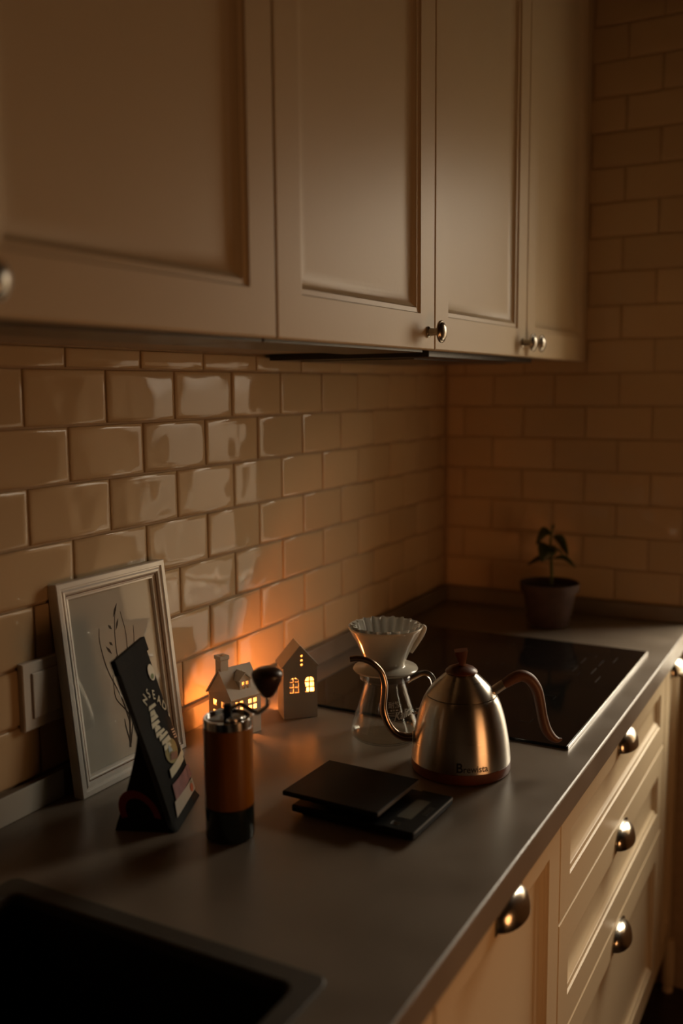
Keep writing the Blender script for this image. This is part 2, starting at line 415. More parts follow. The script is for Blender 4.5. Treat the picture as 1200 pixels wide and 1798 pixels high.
# ------------------------------------------------------------------ worktop, sink, hob
CX = 0.612
SX0, SX1, SY0, SY1 = 0.128, 0.533, -0.86, -0.168       # sink outer rim
ct = mk('worktop', *boxg(0.0015, CX, -1.6, YE - 0.0015, 0.861, 0.9, 0.0), 'stone')
bm = bmesh.new(); bm.from_mesh(ct.data)
ed = [e for e in bm.edges if all(abs(v.co.x - CX) < 1e-4 for v in e.verts) and abs(e.verts[0].co.z - e.verts[1].co.z) < 1e-4]
bmesh.ops.bevel(bm, geom=ed, offset=0.003, segments=2, affect='EDGES', profile=0.5); bm.to_mesh(ct.data); bm.free()
boolean(ct, [boxg(SX0 + 0.012, SX1 - 0.012, SY0 + 0.012, SY1 - 0.012, 0.8, 1.0)])
tag(ct, 'long grey-brown stone worktop with a bright front edge', 'worktop')
sk = thing('kitchen_sink', 'black sink sunk in the worktop at the lower left corner', 'sink', ((SX0 + SX1) / 2, (SY0 + SY1) / 2, 0.9))
sw, sl = (SX1 - SX0) / 2, (SY1 - SY0) / 2
def rrect(hw, hl, r, z, n=5):
    out = []
    for cx, cy, a0 in ((hw - r, hl - r, 0), (-hw + r, hl - r, PI / 2), (-hw + r, -hl + r, PI), (hw - r, -hl + r, 1.5 * PI)):
        for i in range(n + 1):
            a = a0 + PI / 2 * i / n; out.append(Vector((cx + r * math.cos(a), cy + r * math.sin(a), z)))
    return out
def loft(rings, fill_last=True, fill_first=False):
    V, F = [], []; n = len(rings[0])
    for r in rings: V += r
    for i in range(len(rings) - 1):
        for k in range(n): F.append([i * n + k, i * n + (k + 1) % n, (i + 1) * n + (k + 1) % n, (i + 1) * n + k])
    if fill_last: F.append([(len(rings) - 1) * n + k for k in range(n)])
    if fill_first: F.append([k for k in range(n)][::-1])
    return V, F
mk('rim', *loft([rrect(sw, sl, 0.012, 0.0003), rrect(sw, sl, 0.012, 0.0022), rrect(sw - 0.001, sl - 0.001, 0.012, 0.003), rrect(sw - 0.022, sl - 0.022, 0.014, 0.003), rrect(sw - 0.024, sl - 0.024, 0.014, 0.0015), rrect(sw - 0.0245, sl - 0.0245, 0.014, -0.010)], False), 'sinkrim', sk)
mk('basin', *loft([rrect(sw - 0.0245, sl - 0.0245, 0.014, -0.010), rrect(sw - 0.028, sl - 0.028, 0.02, -0.15), rrect(sw - 0.05, sl - 0.05, 0.02, -0.17)]), 'sink', sk)
lathe('drain', [(0.0, -0.1685), (0.03, -0.1685), (0.042, -0.1670), (0.042, -0.1705)], 'alu', sk, 32)

HX0, HX1, HY0, HY1 = 0.0745, 0.5715, 0.4955, 1.087
hb = thing('induction_hob', 'black glass hob set flush in the worktop behind the kettle', 'hob', ((HX0 + HX1) / 2, (HY0 + HY1) / 2, 0.9))
hw, hl = (HX1 - HX0) / 2, (HY1 - HY0) / 2
box('glass_plate', -hw + 0.002, hw - 0.002, -hl, hl, 0.0004, 0.0052, 'hob', hb, 0.0008)
box('edge_trim', hw - 0.0018, hw + 0.0002, -hl, hl, 0.0004, 0.0056, 'alu', hb, 0.0004)
box('edge_trim', -hw - 0.0002, -hw + 0.0018, -hl, hl, 0.0004, 0.0054, 'hood', hb, 0.0004)
def zone(cx, cy, s):
    V, F = [], []
    for sx in (-1, 1):
        for sy in (-1, 1):
            x, y = cx + sx * s, cy + sy * s
            F += [[len(V) + i for i in range(4)]]; V += [Vector((x, y - 0.0006, 0.00535)), Vector((x - sx * 0.02, y - 0.0006, 0.00535)), Vector((x - sx * 0.02, y + 0.0006, 0.00535)), Vector((x, y + 0.0006, 0.00535))]
            F += [[len(V) + i for i in range(4)]]; V += [Vector((x - 0.0006, y, 0.00535)), Vector((x + 0.0006, y, 0.00535)), Vector((x + 0.0006, y - sy * 0.02, 0.00535)), Vector((x - 0.0006, y - sy * 0.02, 0.00535))]
    return V, F
stuff(mk('zone_marks', *merge(zone(-0.10, -0.145, 0.09), zone(-0.10, 0.145, 0.09), zone(0.09, -0.145, 0.075), zone(0.09, 0.145, 0.075)), 'print', hb))
tk = []
for i, (x, y) in enumerate(((0.150, 0.17), (0.185, 0.17), (0.150, 0.11), (0.185, 0.11), (0.205, 0.06), (0.205, 0.20))):
    tk.append(boxg(x - 0.0008, x + 0.0008, y - 0.02, y + 0.02, 0.00525, 0.0054))
stuff(mk('slider_marks', *merge(*tk), 'print', hb))

# ------------------------------------------------------------------ cabinet fronts
FR = 0.055
def front(name, parent, y0, w, z0, h, x=0.0, fr=FR):
    """a framed front: the frame is the part, the recessed panel its sub-part. local to parent"""
    v, f = ringg(w, h, [(0.004, -0.019), (0, -0.019), (0, -0.0016), (0.0016, 0), (fr - 0.0035, 0), (fr - 0.0020, -0.0028), (fr + 0.0045, -0.0036), (fr + 0.0055, -0.0050), (fr + 0.0055, -0.019)], False, False)
    v = [Vector((p.x + x, p.y + y0, p.z + z0)) for p in v]
    o = mk(name, v, f, 'paint', parent)
    i = fr + 0.0057
    v, f = ringg(w - 2 * i, h - 2 * i, [(0, -0.0185), (0, -0.0045), (0.0030, -0.0072), (0.0070, -0.0096), (0.0120, -0.0112), (0.0180, -0.0119), (0.0240, -0.0120)], True, True)
    v = [Vector((p.x + x, p.y + y0 + i, p.z + z0 + i)) for p in v]
    mk('panel', v, f, 'paint', o, True, None, 0.55)
    return o
def knob(parent, y, z, x):
    def rot(g): return xf(g, Matrix.Translation((x, y, z)) @ Matrix.Rotation(PI / 2, 4, 'Y'))
    prof = [(0.0085, 0.0), (0.0085, 0.002), (0.006, 0.004), (0.0052, 0.013), (0.0065, 0.017), (0.0120, 0.0185), (0.0162, 0.0205), (0.0168, 0.0225), (0.0162, 0.0236), (0.0150, 0.0240), (0.0144, 0.0236), (0.0132, 0.0254), (0.0100, 0.0275), (0.0055, 0.0290), (0.0, 0.0295)]
    g = rot(latheg(prof, 32, True))
    return mk('knob', g[0], g[1], 'bronze', parent, True, None, 0.8)
def cup(parent, y, z, x):
    Wd, H, D = 0.046, 0.033, 0.023
    def shell(s, t):
        V = []; n1, n2 = 20, 10
        for i in range(n1 + 1):
            th = PI * i / n1
            for k in range(n2 + 1):
                ph = PI / 2 * k / n2
                V.append(Vector((x + (D - t) * math.sin(ph) ** 0.9 * math.sin(th) ** 1.0 + 0.0005, y - (Wd - t) * math.cos(th), z - 0.5 * H + (H - t) * math.cos(ph) * math.sin(th) ** 0.7)))
        return V, n1, n2
    A, n1, n2 = shell(1, 0); B, _, _ = shell(1, 0.0018)
    V = A + B; F = []; m = (n1 + 1) * (n2 + 1)
    for i in range(n1):
        for k in range(n2):
            q = [i * (n2 + 1) + k, (i + 1) * (n2 + 1) + k, (i + 1) * (n2 + 1) + k + 1, i * (n2 + 1) + k + 1]
            F.append(q); F.append([a + m for a in q[::-1]])
        a, b = i * (n2 + 1) + n2, (i + 1) * (n2 + 1) + n2
        F.append([a, b, b + m, a + m])
    o = mk('cup_handle', V, F, 'nickel', parent, True, None, 1.0)
    # flange that the cup is screwed on with
    n = 16; pl = [(y + (Wd + 0.004) * math.cos(PI * k / n), z - 0.5 * H + (H + 0.0035) * math.sin(PI * k / n) ** 0.6) for k in range(n + 1)] + [(y - Wd - 0.004, z - 0.5 * H - 0.003), (y + Wd + 0.004, z - 0.5 * H - 0.003)]
    g = prismg(pl, (x + 0.0002, x + 0.0016)); mk('flange', [Vector((v.y, v.x, v.z)) for v in g[0]], g[1], 'bronze', o)
    return o

# wall cabinets: doors of 45 cm
UX, UZ0, UZ1 = 0.352, 1.4985, 2.36
def wall_cab(label, y0, doors):
    y1 = y0 + 0.4495 * len(doors)
    t = thing('wall_cabinet', label, 'cabinet', (0, y0, UZ0), 0, 'cream wall cabinets')
    h = UZ1 - UZ0; w = y1 - y0
    mk('carcass', *merge(boxg(0.0035, UX - 0.022, 0.001, w - 0.001, 0.003, 0.021), boxg(0.0035, UX - 0.022, 0.001, w - 0.001, h - 0.018, h), boxg(0.0035, UX - 0.022, 0.001, 0.019, 0.021, h - 0.018), boxg(0.0035, UX - 0.022, w - 0.019, w - 0.001, 0.021, h - 0.018), boxg(0.0035, 0.012, 0.019, w - 0.019, 0.021, h - 0.018)), 'carcass', t)
    if len(doors) == 1: box('dark_board', 0.20, UX - 0.0195, 0.002, w - 0.002, -0.0035, 0.0028, 'hood', t, 0.0008)  # plain dark board added for the dark band just below the doors
    for i, side in enumerate(doors):
        d = front('door', t, i * 0.4495 + 0.0015, 0.4465, 0.0, h, UX)
        ky = i * 0.4495 + (0.027 if side == 'L' else 0.4495 - 0.027)
        k = knob(d, ky, 1.524 - UZ0, UX)
        k['label'] = 'aged nickel knob'
    return t
wall_cab('nearest cream wall cabinet, its single door with a blurred knob at the left edge', 0.0465 - 0.4495, ['L'])
wall_cab('middle cream wall cabinet with one door, round knob at its lower right corner', 0.0465, ['R'])
wall_cab('farthest cream wall cabinet with two doors and a pair of close knobs', 0.496, ['R', 'L'])
rh = thing('range_hood', 'slim black extractor hood under the wall cabinets above the hob', 'extractor hood', (0.0, 0.56, 1.487))
box('hood_body', 0.010, 0.314, 0.0, 0.54, 0.003, 0.0138, 'hood', rh, 0.0015)
box('filter_panel', 0.05, 0.27, 0.04, 0.50, 0.0015, 0.0028, 'hood', rh, 0.0004)

# base cabinets
BX = 0.592; BZ0, BZ1 = 0.134, 0.855
def base_cab(label, y0, y1, fronts, group='cream base cabinets'):
    t = thing('base_cabinet', label, 'cabinet', (0, y0, 0), 0, group)
    w = y1 - y0
    z1 = 0.858 if y0 > -0.2 else 0.70
    box('carcass', 0.03, BX - 0.021, 0.001, w - 0.001, BZ0, z1, 'carcass', t)
    box('plinth', 0.06, 0.51, 0.001, w - 0.001, 0.0, BZ0 - 0.001, 'carcass', t)
    for nm, z0, zz1 in fronts:
        d = front(nm, t, 0.0015, w - 0.003, z0, zz1 - z0, BX)
        hc = cup(d, w / 2, zz1 - 0.027, BX)
        hc['label'] = 'nickel cup handle'
    return t
base_cab('base cabinet under the sink, cut off by the bottom edge', -0.66, -0.0605, [('door', BZ0, BZ1)])
base_cab('narrow base cabinet with one tall panelled door and a cup handle, nearest the camera', -0.06, 0.390, [('door', BZ0, BZ1)])
base_cab('wide base cabinet with three panelled drawers below the hob', 0.3905, 1.190, [('drawer', 0.6805, BZ1), ('drawer', 0.490, 0.677), ('drawer', BZ0, 0.4865)])
nb = base_cab('narrow base cabinet in shadow at the right edge, beyond the drawers', 1.1905, YE - 0.002, [('door', BZ0, BZ1)])
lathe('foot', [(0.0, 0.0), (0.012, 0.0), (0.013, 0.008), (0.0105, 0.012), (0.015, 0.020), (0.0150, 0.05), (0.0150, 0.10), (0.012, 0.1325), (0.0, 0.1325)], 'paint', nb, 24, loc=(0.590, 0.1810, 0.0))

# ------------------------------------------------------------------ picture frame
pf = thing('picture_frame', 'silvery white picture frame with a plant drawing, leaning against the tiles', 'picture frame', (0.049, 0.0238, 0.9))
pf.rotation_mode = 'QUATERNION'
ey = Vector((math.sin(0.0177), math.cos(0.0177), 0)); nn = Vector((-math.cos(0.0177), math.sin(0.0177), 0))
ez = Vector((0, 0, math.cos(0.1158))) + nn * math.sin(0.1158); ex = ey.cross(ez)
pf.rotation_quaternion = Matrix((ex, ey, ez)).transposed().to_quaternion()
fw, fh = 0.2183, 0.2907
mk('moulding', *ringg(fw, fh, [(0.001, -0.017), (0.0, -0.016), (0, -0.001), (0.0012, 0), (0.0075, 0.0), (0.0085, -0.002), (0.0105, -0.0022), (0.0125, -0.001), (0.0155, -0.0012), (0.0190, -0.0050), (0.0205, -0.0050), (0.0220, -0.0062), (0.0245, -0.0064), (0.0250, -0.0100), (0.0250, -0.017)], False, False), 'frame', pf)
mk('groove', *ringg(fw - 0.0355, fh - 0.0355, [(0, -0.0040), (0.0018, -0.0041)], False, False, 0.01775, 0.01775), 'framegroove', pf)
ap = box('art_print', -0.0125, -0.0112, 0.0252, fw - 0.0252, 0.0252, fh - 0.0252, 'art', pf)
box('backing', -0.0168, -0.0126, 0.0252, fw - 0.0252, 0.0252, fh - 0.0252, 'carcass', pf)
box('glass_pane', -0.0106, -0.0098, 0.0252, fw - 0.0252, 0.0252, fh - 0.0252, 'pane', pf)
def ribbon(pts, wd0, n=6):
    P = crom(pts, n); V, F = [], []
    for i, q in enumerate(P):
        T = (P[min(i + 1, len(P) - 1)] - P[max(i - 1, 0)]).normalized(); N = Vector((0, -T.z, T.y)); t = i / (len(P) - 1)
        wd = tuple(1.7 * q_ for q_ in wd0); ww_ = wd[0] + (wd[1] - wd[0]) * t if len(wd) == 2 else (wd[0] + (wd[1] - wd[0]) * t * 2 if t < 0.5 else wd[1] + (wd[2] - wd[1]) * (t - 0.5) * 2)
        V += [q - N * ww_ / 2, q + N * ww_ / 2]
    for i in range(len(P) - 1): F.append([2 * i, 2 * i + 1, 2 * i + 3, 2 * i + 2])
    return V, F
def A(y, z): return Vector((-0.01105, y - 0.003, z - 0.020))
# grass stems fanning up from a point at the foot of the sheet, with seed heads
dr = [ribbon([A(0.1135, 0.055), A(0.118, 0.085), A(0.121, 0.115), A(0.123, 0.15)], (0.0026, 0.0010)),
      ribbon([A(0.119, 0.09), A(0.108, 0.13), A(0.088, 0.175), A(0.080, 0.215), A(0.082, 0.235)], (0.0016, 0.0006)),
      ribbon([A(0.120, 0.10), A(0.112, 0.112), A(0.098, 0.130), A(0.096, 0.148), A(0.097, 0.165)], (0.0014, 0.0006)),
      ribbon([A(0.121, 0.11), A(0.114, 0.15), A(0.110, 0.20), A(0.113, 0.235), A(0.118, 0.255)], (0.0014, 0.0006)),
      ribbon([A(0.122, 0.12), A(0.129, 0.17), A(0.133, 0.215), A(0.127, 0.25)], (0.0014, 0.0006)),
      ribbon([A(0.122, 0.13), A(0.140, 0.165), A(0.148, 0.205), A(0.150, 0.225)], (0.0014, 0.0006)),
      ribbon([A(0.115, 0.06), A(0.110, 0.085), A(0.109, 0.098)], (0.0018, 0.0008)),
      ribbon([A(0.1155, 0.06), A(0.122, 0.08), A(0.126, 0.092)], (0.0018, 0.0008))]
for y, z, dy, dz in ((0.112, 0.245, 0.010, 0.018), (0.114, 0.226, 0.007, 0.015), (0.106, 0.229, -0.006, 0.007), (0.100, 0.195, -0.009, 0.012), (0.105, 0.170, 0.003, 0.02), (0.104, 0.206, -0.006, 0.006)):
    dr.append(ribbon([A(y, z), A(y + dy * 0.5, z + dz * 0.5), A(y + dy, z + dz)], (0.0004, 0.0026, 0.0004)))
stuff(mk('drawing', *merge(*dr), 'ink', ap))

# ------------------------------------------------------------------ wall switch
sp = thing('wall_switch', 'white switch plate on the tiles half hidden behind the picture frame', 'switch', (0.0015, 0.010, 1.05))
mk('plate', *ringg(0.088, 0.090, [(0, 0.0), (0, 0.007), (0.0015, 0.0085), (0.014, 0.0085), (0.0145, 0.0075)], True, True, -0.044, -0.045), 'switch', sp)
mk('rocker', *ringg(0.058, 0.060, [(0, 0.0076), (0, 0.0098), (0.001, 0.0105)], True, True, -0.029, -0.030), 'switch', sp)

ps = thing('pale_strip', 'pale grey strip along the foot of the tiles left of the picture frame', 'strip', (0.0145, -0.29, 0.9))
box('strip_face', 0.0, 0.0030, -0.31, 0.312, 0.0004, 0.0375, 'strip', ps, 0.0008)

# ------------------------------------------------------------------ coffee bag
BL = Vector((0.2139, 0.0022, 0.908)); BR = Vector((0.1692, 0.1095, 0.908)); TL = Vector((0.1547, -0.0224, 1.1158))
e1 = (BR - BL).normalized(); bw = (BR - BL).length; e2 = (TL - BL).normalized(); bl = (TL - BL).length; e3 = e1.cross(e2)
hb_ = Vector((-e1.y, e1.x, 0)); hb_ = hb_ if hb_.x < 0 else -hb_           # horizontal, towards the wall
base = (BL + BR) / 2 + hb_ * 0.03; base.z = 0.9
bg = thing('coffee_bag', 'matt black coffee bag with cream lettering leaning back beside the picture frame', 'coffee bag', base)
def B(p): return p - base
V, F = [], []
NV = 14
rows = []
for i in range(NV + 1):
    t = i / NV
    fp = BL + e2 * bl * t; 
    th = 0.066 * max(0.0, 1 - t / 0.56) ** 1.15 + 0.0035 + (0.002 * math.sin(t * 9) if t > 0.5 else 0)
    bulge = 0.006 * math.sin(min(t / 0.56, 1) * PI)
    ring = []
    for u_ in (0.0, 0.04, 0.35, 0.65, 0.96, 1.0):
        o_ = bulge * (1 - (2 * u_ - 1) ** 2) - (0.004 if u_ in (0.0, 1.0) else 0)
        ring.append(fp + e1 * bw * u_ + e3 * o_ * (1 if e3.x > 0 else -1))
    for u_ in (1.0, 0.75, 0.25, 0.0):
        q = fp + e1 * bw * u_ + hb_ * th
        ring.append(q)
    # gusset tuck on both sides
    rows.append([B(q) for q in ring])
floor_ring = []
for k, q in enumerate(rows[0]):
    qq = q.copy(); qq.z = 0.0004
    if k < 6: qq -= hb_ * 0.007
    else: qq += hb_ * 0.002
    floor_ring.append(qq)
rows = [floor_ring] + rows
mk('pouch', *loft(rows, True, True), 'bag', bg, True, None, 0.6)
top = BL + e2 * bl
mk('fold_top', *[(lambda g: ([B(TL + e1 * (-0.0005 + v.y) - e2 * v.z + e3 * (1 if e3.x > 0 else -1) * v.x) for v in g[0]], g[1]))(boxg(-0.006, 0.0012, 0, bw + 0.001, -0.001, 0.018, 0.0006))][0], 'bag', bg)
sgn = 1 if e3.x > 0 else -1
def L(u, v, h=0.0009):      # millimetres on the front face
    t = v / 1000 / bl; uu = u / 1000 / bw
    o_ = 0.006 * math.sin(min(max(t, 0) / 0.56, 1) * PI) * (1 - (2 * uu - 1) ** 2)
    return B(BL + e1 * u / 1000 + e2 * v / 1000 + e3 * sgn * (o_ + h))
def disc(cu, cv, ru, rv, h, n=28): return [L(cu + ru * math.cos(2 * PI * i / n), cv + rv * math.sin(2 * PI * i / n), h) for i in range(n)], [list(range(n))]
def quadp(pts, h, nu=6):
    a, b, c_, d = pts; V, F = [], []
    for i in range(nu + 1):
        t = i / nu
        V += [L(a[0] + (b[0] - a[0]) * t, a[1] + (b[1] - a[1]) * t, h), L(d[0] + (c_[0] - d[0]) * t, d[1] + (c_[1] - d[1]) * t, h)]
    for i in range(nu): F.append([2 * i, 2 * i + 2, 2 * i + 3, 2 * i + 1])
    return V, F
stk = mk('sticker', *disc(97, 173, 11, 11, 0.0018), 'bagwhite', bg)
mk('sticker_print', *disc(95, 168, 6, 3.5, 0.0021), 'baggreen', stk)
tx = []
for ch, u, v, a in (('N', 48, 151, 38), ('S', 64, 154, 14), ('E', 80, 147, -22), ('A', 92, 136, -45), ('D', 102, 124, -60)):
    g = textg(ch, 17.0, 0, 'CENTER', 0.25); ca, sa = math.cos(math.radians(a)), math.sin(math.radians(a))
    tx.append(([L(u + p.x * ca - (p.y - 5.5) * sa, v + p.x * sa + (p.y - 5.5) * ca, 0.0016) for p in g[0]], g[1]))
tx.append(disc(107, 109, 2.4, 2.4, 0.0016, 14))
stuff(mk('lettering', *merge(*tx), 'bagcream', bg))
br = []
rr = random.Random(3)
for i in range(9):
    v0 = 138 - i * 6.6; u0 = 40 + (10 if i < 2 else 0) + rr.uniform(-3, 3); u1 = u0 + rr.uniform(20, 36)
    br.append(quadp([(u0, v0 - rr.uniform(2, 4)), (u1, v0 - 6 + rr.uniform(-1, 3)), (u1 - 2, v0 - rr.uniform(-1, 1)), (u0 + 4, v0 + 2)], 0.0014 + i * 2e-5))
    if i % 2: br.append(quadp([(u0 + 12, v0 - 7), (u0 + 18, v0 - 7), (u0 + 16, v0), (u0 + 10, v0)], 0.0017))
stuff(mk('brush_art', *merge(*br), 'bagcream', bg))
sm = []
for i in range(4): sm.append(quadp([(92, 92 - i * 3.6), (107, 89 - i * 3.6), (107, 90.6 - i * 3.6), (92, 93.6 - i * 3.6)], 0.0015, 2))
stuff(mk('small_print', *merge(*sm), 'baggrey', bg))
mk('emblem', *disc(64, 74, 24, 15, 0.0015), 'bagolive', bg)
mk('emblem_blue', *quadp([(52, 76), (66, 73), (64, 79), (58, 84)], 0.0019, 2), 'bagblue', bg)
mk('emblem_rust', *quadp([(48, 66), (74, 60), (80, 68), (56, 73)], 0.0019, 2), 'bagrust', bg)
mk('banner', *merge(quadp([(34, 48), (98, 49), (99, 61), (36, 59)], 0.0022), quadp([(98, 52), (108, 53), (106, 66), (99, 63)], 0.0021, 2)), 'bagcream', bg)
mk('mauve_label', *quadp([(32, 18), (115, 20), (115, 38), (32, 40)], 0.0017), 'bagpink', bg)
mk('grey_label', *quadp([(22, 1), (112, 1.5), (112, 17.5), (26, 20)], 0.0019), 'baggrey', bg)
mk('fruit_print', *merge(disc(98, 9, 6.5, 5.5, 0.0023), ), 'bagorange', bg)
mk('leaf_print', *disc(101, 15, 3, 1.5, 0.0024, 12), 'baggreen', bg)
# red arc printed on the side gusset
side0 = BL + e1 * (-0.0012)
V, F = [], []
NA = 22
for i in range(NA + 1):
    a = PI * 1.12 * i / NA - 0.06 * PI
    for rr_ in (0.017, 0.0255):
        x_ = 0.034 - rr_ * math.cos(a) * 1.0; z_ = 0.016 + rr_ * math.sin(a) * 1.25
        V.append(B(side0 + hb_ * x_ + e2 * z_))
for i in range(NA): F.append([2 * i, 2 * i + 1, 2 * i + 3, 2 * i + 2])
mk('red_ring', V, F, 'bagred', bg)

# ------------------------------------------------------------------ hand grinder
gr = thing('coffee_grinder', 'hand coffee grinder, amber wooden cylinder on a black jar, crank with dark knob', 'coffee grinder', (0.281, 0.0323, 0.9), math.radians(28.5))
R_ = 0.0301
lathe('jar', [(0, 0), (R_ - 0.003, 0), (R_ - 0.0008, 0.0015), (R_ - 0.0003, 0.004), (R_ - 0.0003, 0.0395), (0, 0.0395)], 'smoke', gr, 64)
lathe('collar', [(R_ - 0.004, 0.0396), (R_ - 0.0002, 0.0396), (R_ - 0.0002, 0.0420), (R_ - 0.004, 0.0420)], 'iron', gr, 64)
lathe('body', [(0, 0.0421), (R_ - 0.0006, 0.0421), (R_, 0.0428), (R_, 0.1395), (R_ - 0.0006, 0.1402), (0, 0.1402)], 'amber', gr, 64)
lathe('steel_rim', [(R_ - 0.006, 0.1403), (R_ - 0.0004, 0.1403), (R_ - 0.0004, 0.1500), (R_ - 0.0012, 0.1508), (R_ - 0.0032, 0.1508), (R_ - 0.0036, 0.1480), (R_ - 0.0036, 0.1440), (0, 0.1440)], 'chrome', gr, 64)
lathe('hopper_lid', [(0.0, 0.1441), (R_ - 0.0038, 0.1441), (R_ - 0.0038, 0.1475), (0.016, 0.1490), (0.0, 0.1495)], 'blackgloss', gr, 48)
lathe('axle', [(0.0, 0.1496), (0.0052, 0.1496), (0.0052, 0.164), (0.0042, 0.1655), (0, 0.1655)], 'black', gr, 24)
cr = tube('crank', [(0.000, 0, 0.1595), (0.008, 0, 0.1625), (0.0165, 0, 0.1655), (0.0255, 0, 0.160), (0.0345, 0, 0.1545), (0.041, 0, 0.1575), (0.0475, 0, 0.1630), (0.0485, 0, 0.1700), (0.0485, 0, 0.1770)], 0.0027, 'chrome', gr, 12, 8)
kb = lathe('knob', [(0.0, 0.0), (0.0052, 0.0), (0.0075, 0.002), (0.0125, 0.010), (0.0168, 0.019), (0.0188, 0.026), (0.0188, 0.0285), (0.0175, 0.0315), (0.0125, 0.0348), (0.006, 0.0362), (0, 0.0365)], 'darkwood', gr, 40, loc=(0.0485, 0, 0.1745))
tube('clip', [(0.002, -0.006, 0.150), (0.003, -0.018, 0.1515), (0.008, -0.0225, 0.1525), (0.016, -0.016, 0.1525), (0.020, -0.006, 0.1515)], 0.0022, 'chrome', gr, 10, 6)

# ------------------------------------------------------------------ lantern houses
def arch(cx, w, z0, zs, h, n=8):
    return [(cx - w / 2, z0), (cx + w / 2, z0), (cx + w / 2, zs)] + [(cx + w / 2 * math.cos(PI * i / n), zs + h * math.sin(PI * i / n)) for i in range(1, n)] + [(cx - w / 2, zs)]
def ypr(poly, y0, y1): return prismg(poly, (y0, y1))
def xpr(poly, x0, x1):          # poly in (y,z), extruded along x
    v, f = prismg(poly, (x0, x1)); return [Vector((p.y, p.x, p.z)) for p in v], f
def rect(cx, cz, w, h): return [(cx - w / 2, cz - h / 2), (cx + w / 2, cz - h / 2), (cx + w / 2, cz + h / 2), (cx - w / 2, cz + h / 2)]
def candle(label, loc, watt=CANDLE_W):
    t = thing('tealight_candle', label, 'candle', loc, 0, 'tealights in the lantern houses')
    lathe('wax', [(0, 0.0), (0.012, 0.0), (0.012, 0.009), (0.0105, 0.0095), (0, 0.0085)], 'wax', t, 24)
    lathe('flame', [(0, 0.0105), (0.0022, 0.0135), (0.0026, 0.0160), (0.0016, 0.0200), (0, 0.0240)], 'flame', t, 12)
    ld = bpy.data.lights.new('candle_light', 'POINT'); ld.energy = watt; ld.color = CANDLE_COLOR; ld.shadow_soft_size = 0.004
    lo = bpy.data.objects.new('candle_light', ld); C.objects.link(lo); lo.parent = t; lo.location = (0, 0, 0.026)
    return t
# house with chimney and dormer
H1 = (0.076, 0.338, 0.9); a1 = math.atan2(0.0555, 0.0197); hw1, hd1, ev1, rg1 = 0.0295, 0.0295, 0.0655, 0.1020
h1 = thing('house_lantern', 'small white porcelain house lantern with chimney and dormer, windows glowing', 'lantern', H1, a1, 'white house lanterns')
pent = lambda d, e, r, z0: [(-d, z0), (d, z0), (d, e), (0, r), (-d, e)]
bd = mk('walls', *xpr(pent(hd1, ev1, rg1, 0.0), -hw1, hw1), 'house', h1)
boolean(bd, [xpr(pent(hd1 - 0.003, ev1 - 0.003, rg1 - 0.004, -0.01), -hw1 + 0.003, hw1 - 0.003)])
cuts = []
for wx, wz in ((-0.0125, 0.0475), (0.0135, 0.0475)):
    for dx in (-0.0048, 0.0048):
        for dz in (-0.0052, 0.0052): cuts.append(ypr(rect(wx + dx, wz + dz, 0.0068, 0.0078), -hd1 - 0.01, -hd1 + 0.006))
boolean(bd, [merge(*cuts)])
cuts = []
for dy in (-0.0095, 0.0125):
    for dz, hh in ((0.050, 0.0095), (0.034, 0.0075)): cuts.append(xpr(rect(dy, dz, 0.0095, hh), -hw1 - 0.01, -hw1 + 0.006))
boolean(bd, [merge(*cuts)])
boolean(bd, [ypr(arch(0.004, 0.013, 0.004, 0.022, 0.0065), -hd1 - 0.01, -hd1 + 0.006)])
boolean(bd, [ypr(arch(0.0, 0.046, -0.002, 0.030, 0.022), hd1 - 0.006, hd1 + 0.01)])
# opening in the front slope so that the dormer glows too
sl = (rg1 - ev1) / hd1
boolean(bd, [boxg(-0.0060, 0.0100, -0.0225, -0.0060, 0.066, 0.0915)])
th = 0.0026; ov = 0.0035
def slab(side, hole=None):
    p0 = (side * (hd1 + ov), ev1 - ov * sl + 0.0004); p1 = (0.0, rg1 + 0.0004); n_ = Vector((side * sl, 1)).normalized() * th
    return xpr([p0, p1, (p1[0], p1[1] + th * 1.25), (p0[0] + n_.x, p0[1] + n_.y)] if side < 0 else [p1, p0, (p0[0] + n_.x, p0[1] + n_.y), (p1[0], p1[1] + th * 1.25)], -hw1 - 0.002, hw1 + 0.002)
rf = mk('roof', *slab(-1), 'house', h1); boolean(rf, [boxg(-0.0060, 0.0100, -0.0225, -0.0060, 0.060, 0.1005)])
rf2 = mk('roof', *slab(1), 'house', h1)
dm = mk('dormer', *ypr([(-0.0085, 0.0695), (0.0125, 0.0695), (0.0125, 0.0875), (0.002, 0.0970), (-0.0085, 0.0875)], -0.0265, -0.0075), 'house', h1)
boolean(dm, [ypr([(-0.0063, 0.060), (0.0103, 0.060), (0.0103, 0.0868), (0.002, 0.0940), (-0.0063, 0.0868)], -0.0243, 0.0)])
boolean(dm, [merge(*[ypr(rect(0.002 + dx, 0.0790 + dz, 0.0050, 0.0056), -0.03, -0.022) for dx in (-0.0037, 0.0037) for dz in (-0.0038, 0.0038)])])
mk('dormer_roof', *merge(ypr([(-0.0105, 0.0868), (0.002, 0.0981), (0.002, 0.1005), (-0.0118, 0.0880)], -0.0280, -0.0040), ypr([(0.002, 0.0981), (0.0145, 0.0868), (0.0158, 0.0880), (0.002, 0.1005)], -0.0280, -0.0040)), 'house', h1)
ch = mk('chimney', *loft([[Vector((-0.0205 + sx * w_, 0.004 + sy * w_, z_)) for sx, sy in ((-1, -1), (1, -1), (1, 1), (-1, 1))] for w_, z_ in ((0.0072, 0.090), (0.0072, 0.119), (0.0086, 0.1205), (0.0086, 0.1260))], True, True), 'house', h1)
boolean(ch, [boxg(-0.0258, -0.0152, -0.0013, 0.0093, 0.085, 0.14)])
